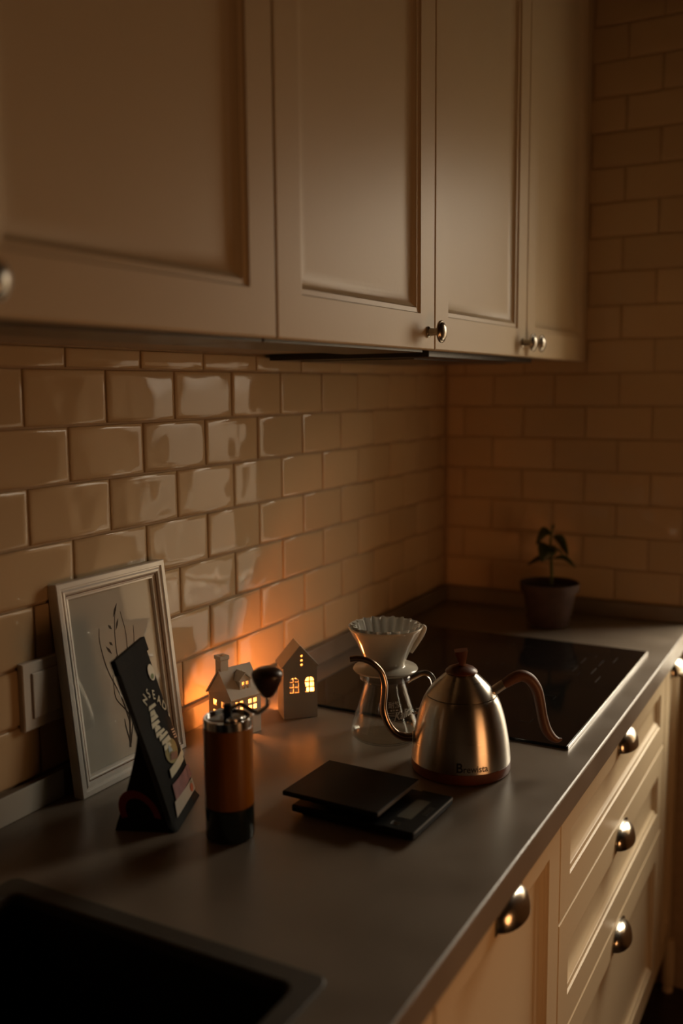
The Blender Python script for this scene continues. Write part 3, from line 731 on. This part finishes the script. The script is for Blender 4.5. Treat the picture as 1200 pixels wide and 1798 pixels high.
boolean(bd, [boxg(-0.0258, -0.0152, -0.0013, 0.0093, 0.085, 0.112)]); boolean(rf, [boxg(-0.0258, -0.0152, -0.0013, 0.0093, 0.085, 0.112)]); boolean(rf2, [boxg(-0.0258, -0.0152, -0.0013, 0.0093, 0.085, 0.112)])
candle('lit tealight inside the lantern house with the chimney', (H1[0] - 0.008, H1[1] + 0.003, 0.9))
# plain gabled house
H2 = (0.124, 0.451, 0.9); a2 = math.atan2(0.0398, 0.0409); hw2, hd2, ev2, rg2 = 0.0285, 0.0245, 0.0870, 0.1200
h2 = thing('house_lantern', 'tall plain white gabled house lantern with two arched windows, nearer the hob', 'lantern', H2, a2, 'white house lanterns')
bd = mk('walls', *ypr(pent(hw2, ev2, rg2, 0.0), -hd2, hd2), 'house', h2)
boolean(bd, [ypr(pent(hw2 - 0.003, ev2 - 0.002, rg2 - 0.0035, -0.01), -hd2 + 0.003, hd2 - 0.003)])
for cx in (-0.0105, 0.0155):
    cuts = []
    for dx in (-0.0043, 0.0043):
        for cz in (0.0475, 0.0565): cuts.append(ypr(rect(cx + dx, cz, 0.0066, 0.0075), -hd2 - 0.01, -hd2 + 0.006))
        s_ = 1 if dx > 0 else -1; x0 = cx + s_ * 0.001; n = 5
        pl = [(x0, 0.0617)] + [(x0 + s_ * 0.0066 * math.cos(PI / 2 * i / n), 0.0617 + 0.0075 * math.sin(PI / 2 * i / n)) for i in range(n + 1)]
        cuts.append(ypr(pl if s_ > 0 else pl[::-1], -hd2 - 0.01, -hd2 + 0.006))
    boolean(bd, [merge(*cuts)])
boolean(bd, [merge(*[ypr([(0.0025 + 0.0020 * math.cos(2 * PI * i / 12), z_ + 0.0020 * math.sin(2 * PI * i / 12)) for i in range(12)], -hd2 - 0.01, -hd2 + 0.006) for z_ in (0.0905, 0.0980, 0.1055)])])
boolean(bd, [ypr(arch(0.0, 0.044, -0.002, 0.034, 0.020), hd2 - 0.006, hd2 + 0.01)])
s2 = (rg2 - ev2) / hw2; n2 = Vector((-s2, 1)).normalized() * 0.0024
mk('roof', *ypr([(-hw2 - 0.0015, ev2 - 0.0013), (0, rg2 + 0.0004), (0, rg2 + 0.0036), (-hw2 - 0.0015 + n2.x, ev2 - 0.0013 + n2.y)], -hd2 - 0.0006, hd2 + 0.0006), 'house', h2)
mk('roof', *ypr([(0, rg2 + 0.0004), (hw2 + 0.0015, ev2 - 0.0013), (hw2 + 0.0015 - n2.x, ev2 - 0.0013 + n2.y), (0, rg2 + 0.0036)], -hd2 - 0.0006, hd2 + 0.0006), 'house', h2)
candle('lit tealight inside the tall plain lantern house', (H2[0] - 0.004, H2[1] + 0.006, 0.9), 1.0)

# ------------------------------------------------------------------ kitchen scale
sc = thing('kitchen_scale', 'flat black coffee scale with a raised weighing plate and small display', 'scale', (0.399, 0.173, 0.9), math.radians(-1.5))
box('base', -0.080, 0.093, -0.060, 0.060, 0.004, 0.0135, 'black', sc, 0.0025)
box('display_panel', 0.050, 0.0925, -0.0590, 0.0590, 0.0136, 0.0146, 'black', sc, 0.0004)
box('display', 0.0555, 0.0745, -0.028, 0.030, 0.01465, 0.0149, 'lcd', sc)
box('button', 0.080, 0.087, -0.010, 0.016, 0.01465, 0.0150, 'print', sc)
box('button', 0.057, 0.068, -0.050, -0.040, 0.01465, 0.0149, 'blackgloss', sc)
box('front_edge', 0.0930, 0.0940, -0.0575, 0.0575, 0.0128, 0.0146, 'dulledge', sc, 0.0002)
pl = box('weighing_plate', -0.094, 0.0445, -0.0595, 0.0595, 0.0225, 0.0290, 'black', sc, 0.0016)
box('plate_edge', 0.0446, 0.0452, -0.058, 0.058, 0.0240, 0.0288, 'dulledge', sc, 0.0001)
box('plate_post', -0.045, 0.0, -0.025, 0.025, 0.0136, 0.0224, 'black', sc)
for sx, sy in ((-0.065, -0.045), (0.078, -0.045), (-0.065, 0.045), (0.078, 0.045)):
    lathe('foot', [(0, 0), (0.007, 0), (0.007, 0.004), (0, 0.004)], 'black', sc, 16, loc=(sx, sy, 0.0))

# ------------------------------------------------------------------ gooseneck kettle
kt = thing('gooseneck_kettle', 'brushed steel gooseneck kettle with wooden handle, base and lid knob', 'kettle', (0.4529, 0.3597, 0.9), math.radians(26.0))
lathe('wood_base', [(0, 0.0008), (0.0675, 0.0008), (0.0695, 0.002), (0.0706, 0.005), (0.0706, 0.0160), (0.0700, 0.0164), (0, 0.0164)], 'redwood', kt, 72)
kp = [(0.0704, 0.0166), (0.0703, 0.020), (0.0696, 0.029), (0.0686, 0.039), (0.0672, 0.049), (0.0652, 0.061), (0.0628, 0.073), (0.0604, 0.083), (0.0574, 0.093), (0.0542, 0.1015), (0.0505, 0.1085)]
def kr(z):
    for (r0, z0), (r1, z1) in zip(kp[:-1], kp[1:]):
        if z0 <= z <= z1: return r0 + (r1 - r0) * (z - z0) / (z1 - z0)
    return kp[0][0] if z < kp[0][1] else kp[-1][0]
lathe('body', [(0.0, 0.0166)] + kp + [(0.0499, 0.1090), (0.0484, 0.1090)], 'steel', kt, 96, angle=1.0)
lathe('lid', [(0.0478, 0.1092), (0.0488, 0.1099), (0.0494, 0.1104), (0.0470, 0.1142), (0.0436, 0.1188), (0.0392, 0.1238), (0.0335, 0.1296), (0.0275, 0.1352), (0.0225, 0.1396), (0.0205, 0.1412), (0.0, 0.1412)], 'steel', kt, 96, angle=1.0)
lathe('lid_cap', [(0.0, 0.1413), (0.0222, 0.1413), (0.0230, 0.1425), (0.0222, 0.1445), (0.0180, 0.1480), (0.0110, 0.1508), (0.005, 0.152), (0.0, 0.152)], 'redwood', kt, 48)
kn = loft([[Vector((cx + sx * w_, sy * d_, z_ + (0.0012 * sx if top_ else 0))) for sx, sy in ((-1, -1), (-0.4, -1.25), (0.4, -1.25), (1, -1), (1, 1), (0.4, 1.25), (-0.4, 1.25), (-1, 1))] for cx, w_, d_, z_, top_ in ((0.0005, 0.0050, 0.0050, 0.1505, 0), (0.0005, 0.0050, 0.0050, 0.155, 0), (0.0, 0.0066, 0.0060, 0.162, 0), (-0.0008, 0.0088, 0.0075, 0.170, 1), (-0.0008, 0.0092, 0.0078, 0.1730, 1))], True, True)
mk('lid_knob', *kn, 'redwood', kt, True, None, 0.5)
q = 1.0366
sp_pts = [(-0.060, 0.0455), (-0.0680, 0.0450), (-0.082, 0.0450), (-0.0960, 0.0525), (-0.1060, 0.068), (-0.1108, 0.087), (-0.1095, 0.108), (-0.1092, 0.124), (-0.1140, 0.140), (-0.1250, 0.1525), (-0.137, 0.1585), (-0.149, 0.1600), (-0.1580, 0.1590)]
so = tube('spout', [(x, 0, z) for x, z in sp_pts], [0.0072, 0.0070, 0.0062, 0.0056, 0.0052, 0.0050, 0.0049, 0.0048, 0.0047, 0.0046, 0.0045, 0.0044, 0.0043], 'spouttint', kt, 16, 8, up=(0, 1, 0))
lathe('spout_collar', [(0.0075, -0.004), (0.0088, -0.004), (0.0088, 0.002), (0.0075, 0.003)], 'steel', kt, 24).matrix_local = Matrix.Translation((-0.0665, 0, 0.0452)) @ Matrix.Rotation(-PI / 2, 4, 'Y')
hp = [(0.0600, 0.1235), (0.0660, 0.1275), (0.0740, 0.1325), (0.0850, 0.1362), (0.0965, 0.1310), (0.1060, 0.1170), (0.1110, 0.0985), (0.1145, 0.0790), (0.1200, 0.0600), (0.1275, 0.0480), (0.1360, 0.0425), (0.1435, 0.0432)]
tube('handle', [(x, 0, z) for x, z in hp], [0.0078, 0.0088, 0.0095, 0.0095, 0.0098, 0.0095, 0.0090, 0.0088, 0.0088, 0.0078, 0.0055, 0.0018], 'handlewood', kt, 16, 8, up=(0, 1, 0), flat=0.85)
tube('ferrule', [(0.0462, 0, 0.1140), (0.0530, 0, 0.1190), (0.0605, 0, 0.1240)], 0.0076, 'steel', kt, 20, 4, up=(0, 1, 0), flat=0.9)
# the maker's name wrapped round the foot of the body
acam = math.atan2(-0.8878 - 0.3597, 0.9418 - 0.4529) - math.radians(26.0)
def wrap(g, a0, z0, rad, h=0.0003, sx=1.0):
    return [Vector(((rad(z0 + p.y) + h) * math.cos(a0 + p.x * sx / rad(z0)), (rad(z0 + p.y) + h) * math.sin(a0 + p.x * sx / rad(z0)), z0 + p.y)) for p in g[0]], g[1]
gB = textg('B', 0.0185, 0, 'LEFT', 0.0004); gR = textg('rewista', 0.0130, 0, 'LEFT', 0.0002)
gR = ([Vector((p.x + 0.0105, p.y, 0)) for p in gR[0]], gR[1])
stuff(mk('lettering', *wrap(merge(gB, gR), acam + math.asin(-0.0065 / 0.07), 0.0205, kr, 0.0003, 0.93), 'blackink', kt))

# ------------------------------------------------------------------ glass server
CP = (0.303, 0.4215)
cv = thing('coffee_server', 'clear glass coffee server with white print, standing under the dripper', 'coffee server', (CP[0], CP[1], 0.9), math.radians(26.0))
cpo = [(0.0, 0.0006), (0.040, 0.0006), (0.0485, 0.0020), (0.0530, 0.0065), (0.0545, 0.0125), (0.0535, 0.0200), (0.0500, 0.0310), (0.0450, 0.0460), (0.0400, 0.0620), (0.0350, 0.0780), (0.0322, 0.0880), (0.0320, 0.0930), (0.0345, 0.0990), (0.0375, 0.1040)]
def cr_(z):
    for (r0, z0), (r1, z1) in zip(cpo[:-1], cpo[1:]):
        if z0 <= z <= z1 and z1 > z0: return r0 + (r1 - r0) * (z - z0) / (z1 - z0)
    return 0.05
inner = [(max(r - 0.0016, 0), z + (0.0022 if r < 0.05 and z < 0.01 else 0)) for r, z in cpo]
lathe('flask', cpo + [(0.0365, 0.1045)] + inner[::-1], 'glass', cv, 64, angle=1.2)
lathe('neck_ring', [(0.0330, 0.0935), (0.0375, 0.0935), (0.0400, 0.0955), (0.0405, 0.1005), (0.0385, 0.1030), (0.0372, 0.1030)], 'glass', cv, 64)
tube('glass_handle', [(0.0335, 0, 0.0900), (0.0440, 0, 0.0965), (0.0570, 0, 0.1025), (0.0680, 0, 0.1005), (0.0745, 0, 0.0900), (0.0740, 0, 0.0700), (0.0660, 0, 0.0500), (0.0520, 0, 0.0420), (0.0468, 0, 0.0420)], 0.0046, 'solidglass', cv, 14, 8, up=(0, 1, 0))
acv = math.atan2(-0.8878 - CP[1], 0.9418 - CP[0]) - math.radians(26.0)
def cwrap(g, s0, z0, rise=0.0, wide=1.0):
    r0 = cr_(z0)
    out = []
    for p in g[0]:
        z = z0 + p.y + p.x * rise; a = acv + math.asin(max(-0.99, min(0.99, s0 / r0))) + p.x * wide / r0; r = cr_(z) + 0.0003
        out.append(Vector((r * math.cos(a), r * math.sin(a), z)))
    return out, g[1]
stuff(mk('brand_lettering', *cwrap(textg('Kalita', 0.0165, 0.45, 'LEFT', 0.00025), 0.0118, 0.0410, 0.12, 1.0), 'frost', cv))
lines = [cwrap(textg('耐熱', 0.0100, 0, 'LEFT', 0.0001), 0.0040, 0.0600)]
lines.append(cwrap(boxg(0, 0.0022, 0, 0.0022, 0, 0.0001), 0.0075, 0.0548)); lines.append(cwrap(boxg(0, 0.0012, 0, 0.0022, 0, 0.0001), 0.0125, 0.0548)); lines.append(cwrap(boxg(0, 0.0040, 0, 0.0018, 0, 0.0001), 0.0155, 0.0548))
for i, (w_, z_) in enumerate(((0.0200, 0.0520), (0.0130, 0.0490), (0.0110, 0.0468), (0.0120, 0.0440))):
    n_ = 8; g = merge(*[boxg(w_ * k / n_, w_ * (k + 0.8) / n_, 0, 0.0007, 0, 0.0001) for k in range(n_)])
    lines.append(cwrap(g, 0.0040, z_))
stuff(mk('small_print', *merge(*lines), 'frost', cv))

# ------------------------------------------------------------------ dripper and paper filter
dp = thing('pour_over_dripper', 'white ceramic pour-over dripper sitting on the glass server', 'dripper', (CP[0], CP[1], 0.9 + 0.1052), math.radians(26.0))
lathe('cone', [(0.0120, -0.0020), (0.0240, -0.0025), (0.0300, 0.0005), (0.0300, 0.0010), (0.0490, 0.0030), (0.0505, 0.0055), (0.0490, 0.0080), (0.0340, 0.0100), (0.0310, 0.0130), (0.0315, 0.0180), (0.0370, 0.0310), (0.0450, 0.0480), (0.0520, 0.0600), (0.0560, 0.0680), (0.0578, 0.0715), (0.0572, 0.0728), (0.0556, 0.0724), (0.0500, 0.0620), (0.0425, 0.0480), (0.0345, 0.0310), (0.0275, 0.0170), (0.0250, 0.0120), (0.0120, 0.0110), (0.0120, -0.0020)], 'white_ceramic', dp, 72, angle=1.0)
tube('ear', [(0.0530, 0.004, 0.0690), (0.0580, 0.004, 0.0700), (0.0598, 0.004, 0.0665), (0.0555, 0.004, 0.0560), (0.0475, 0.004, 0.0430), (0.0390, 0.004, 0.0300)], [0.004, 0.0042, 0.0044, 0.0046, 0.0046, 0.0044], 'white_ceramic', dp, 12, 8, up=(0, 1, 0), flat=0.9)
fl = thing('paper_filter', 'white wave-shaped paper filter inside the dripper', 'paper filter', (CP[0], CP[1], 0.9 + 0.1052), math.radians(26.0))
NS, NF = 200, 20
V, F = [], []
for r0, am, z0 in ((0.0505, 0.0040, 0.0745), (0.0470, 0.0038, 0.0640), (0.0415, 0.0034, 0.0500), (0.0350, 0.0028, 0.0360), (0.0290, 0.0020, 0.0240), (0.0255, 0.0010, 0.0150), (0.0, 0.0, 0.0148)):
    for i in range(NS):
        a = 2 * PI * i / NS; w_ = math.sin(NF * a); w_ = math.copysign(abs(w_) ** 0.7, w_)
        V.append(Vector(((r0 - 0.001 + am * w_) * math.cos(a), (r0 - 0.001 + am * w_) * math.sin(a), z0 + (0.0012 * w_ if z0 > 0.07 else 0))))
for k in range(6):
    for i in range(NS):
        j = (i + 1) % NS; F.append([k * NS + i, k * NS + j, (k + 1) * NS + j, (k + 1) * NS + i])
wv = mk('paper_wall', V, F, 'paper', fl, True, None, 1.3)

# ------------------------------------------------------------------ potted plant
PP = (0.3237, 1.2306)
pp = thing('potted_plant', 'small leafy seedling in a mauve clay pot beside the far wall', 'potted plant', (PP[0], PP[1], 0.9))
lathe('saucer', [(0, 0.0006), (0.0420, 0.0006), (0.0435, 0.002), (0.0510, 0.0190), (0.0525, 0.0205), (0.0510, 0.0215), (0.0490, 0.0205), (0.0420, 0.0060), (0, 0.0060)], 'pot', pp, 48)
lathe('pot', [(0, 0.0065), (0.0470, 0.0065), (0.0490, 0.0240), (0.0500, 0.026), (0.0585, 0.0780), (0.0590, 0.0800), (0.0650, 0.0810), (0.0672, 0.0980), (0.0668, 0.1000), (0.0630, 0.1000), (0.0600, 0.0900), (0.055, 0.0880), (0, 0.0880)], 'pot', pp, 56)
lathe('soil', [(0.0, 0.0915), (0.03, 0.0910), (0.0590, 0.0895), (0.0590, 0.0882), (0, 0.0882)], 'soil', pp, 40)
st = tube('stem', [(0.004, 0.002, 0.088), (0.0035, 0.002, 0.120), (0.002, 0.001, 0.155), (0.0, 0, 0.190), (0.002, 0.001, 0.214), (0.004, 0.002, 0.224)], [0.0038, 0.0036, 0.0032, 0.0028, 0.0022, 0.0012], 'stem', pp, 10, 6)
vr = Vector((0.8784, 0.4779, 0)).normalized(); vb = Vector((-vr.y, vr.x, 0))
def leaf(base_, tip, mid_lift, wd, depth=0.0, roll=0.0):
    """leaf from base to tip given as (right, up) offsets in metres around the stem, bent upwards in the middle"""
    b0 = vr * base_[0] + Vector((0, 0, base_[1])); t0 = vr * tip[0] + vb * depth + Vector((0, 0, tip[1]))
    m0 = (b0 + t0) / 2 + Vector((0, 0, mid_lift))
    P = crom([b0, m0, t0], 6); n = len(P); V, F = [], []
    D = (t0 - b0).normalized(); Sd = D.cross(Vector((0, 0, 1)))
    Sd = (Sd.normalized() if Sd.length > 0.1 else vb)
    Up = Sd.cross(D).normalized(); Sd2 = (Sd * math.cos(roll) + Up * math.sin(roll))
    for i, p in enumerate(P):
        t = i / (n - 1); w_ = wd * 1.35 * (math.sin(PI * t ** 0.85) ** 0.8) * 0.5 + 0.0006
        V += [p - Sd2 * w_ + Vector((0, 0, w_ * 0.25)), p - Vector((0, 0, 0.0004)), p + Sd2 * w_ + Vector((0, 0, w_ * 0.25))]
    for i in range(n - 1):
        for k in range(2): F.append([3 * i + k, 3 * i + k + 1, 3 * i + k + 4, 3 * i + k + 3])
    o = mk('leaf', V, F, 'leaf', pp, True)
    md = o.modifiers.new('thickness', 'SOLIDIFY'); md.thickness = 0.0009; md.offset = 0
    return o
leaf((0.003, 0.212), (-0.031, 0.184), 0.014, 0.018, 0.010, 0.9)
leaf((0.006, 0.206), (0.038, 0.162), 0.010, 0.024, -0.012, 0.8)
leaf((0.002, 0.180), (-0.024, 0.150), 0.010, 0.030, -0.018, 0.7)
leaf((0.004, 0.178), (0.024, 0.163), 0.006, 0.022, -0.022, 0.4)
leaf((0.000, 0.153), (-0.050, 0.138), 0.006, 0.018, 0.006, 0.25)
leaf((0.006, 0.154), (0.056, 0.134), 0.009, 0.024, -0.010, 0.45)
leaf((0.004, 0.168), (0.010, 0.150), 0.008, 0.020, 0.030, 0.2)
leaf((0.003, 0.218), (0.008, 0.232), 0.001, 0.010, 0.004, 0.5)

# ------------------------------------------------------------------ warm floor lamp across the room
lp = thing('floor_lamp', 'glowing globe floor lamp standing across from the drawers, outside the picture', 'lamp', (1.4, 0.04, 0.0))
lathe('lamp_base', [(0, 0), (0.11, 0), (0.11, 0.010), (0.09, 0.016), (0, 0.018)], 'iron', lp, 40)
lathe('pole', [(0, 0.018), (0.010, 0.018), (0.010, 0.71), (0, 0.71)], 'iron', lp, 16)
lathe('lamp_shade', [(0.20 * math.sin(PI * i / 16), 0.90 - 0.20 * math.cos(PI * i / 16)) for i in range(17)], 'shade', lp, 32)
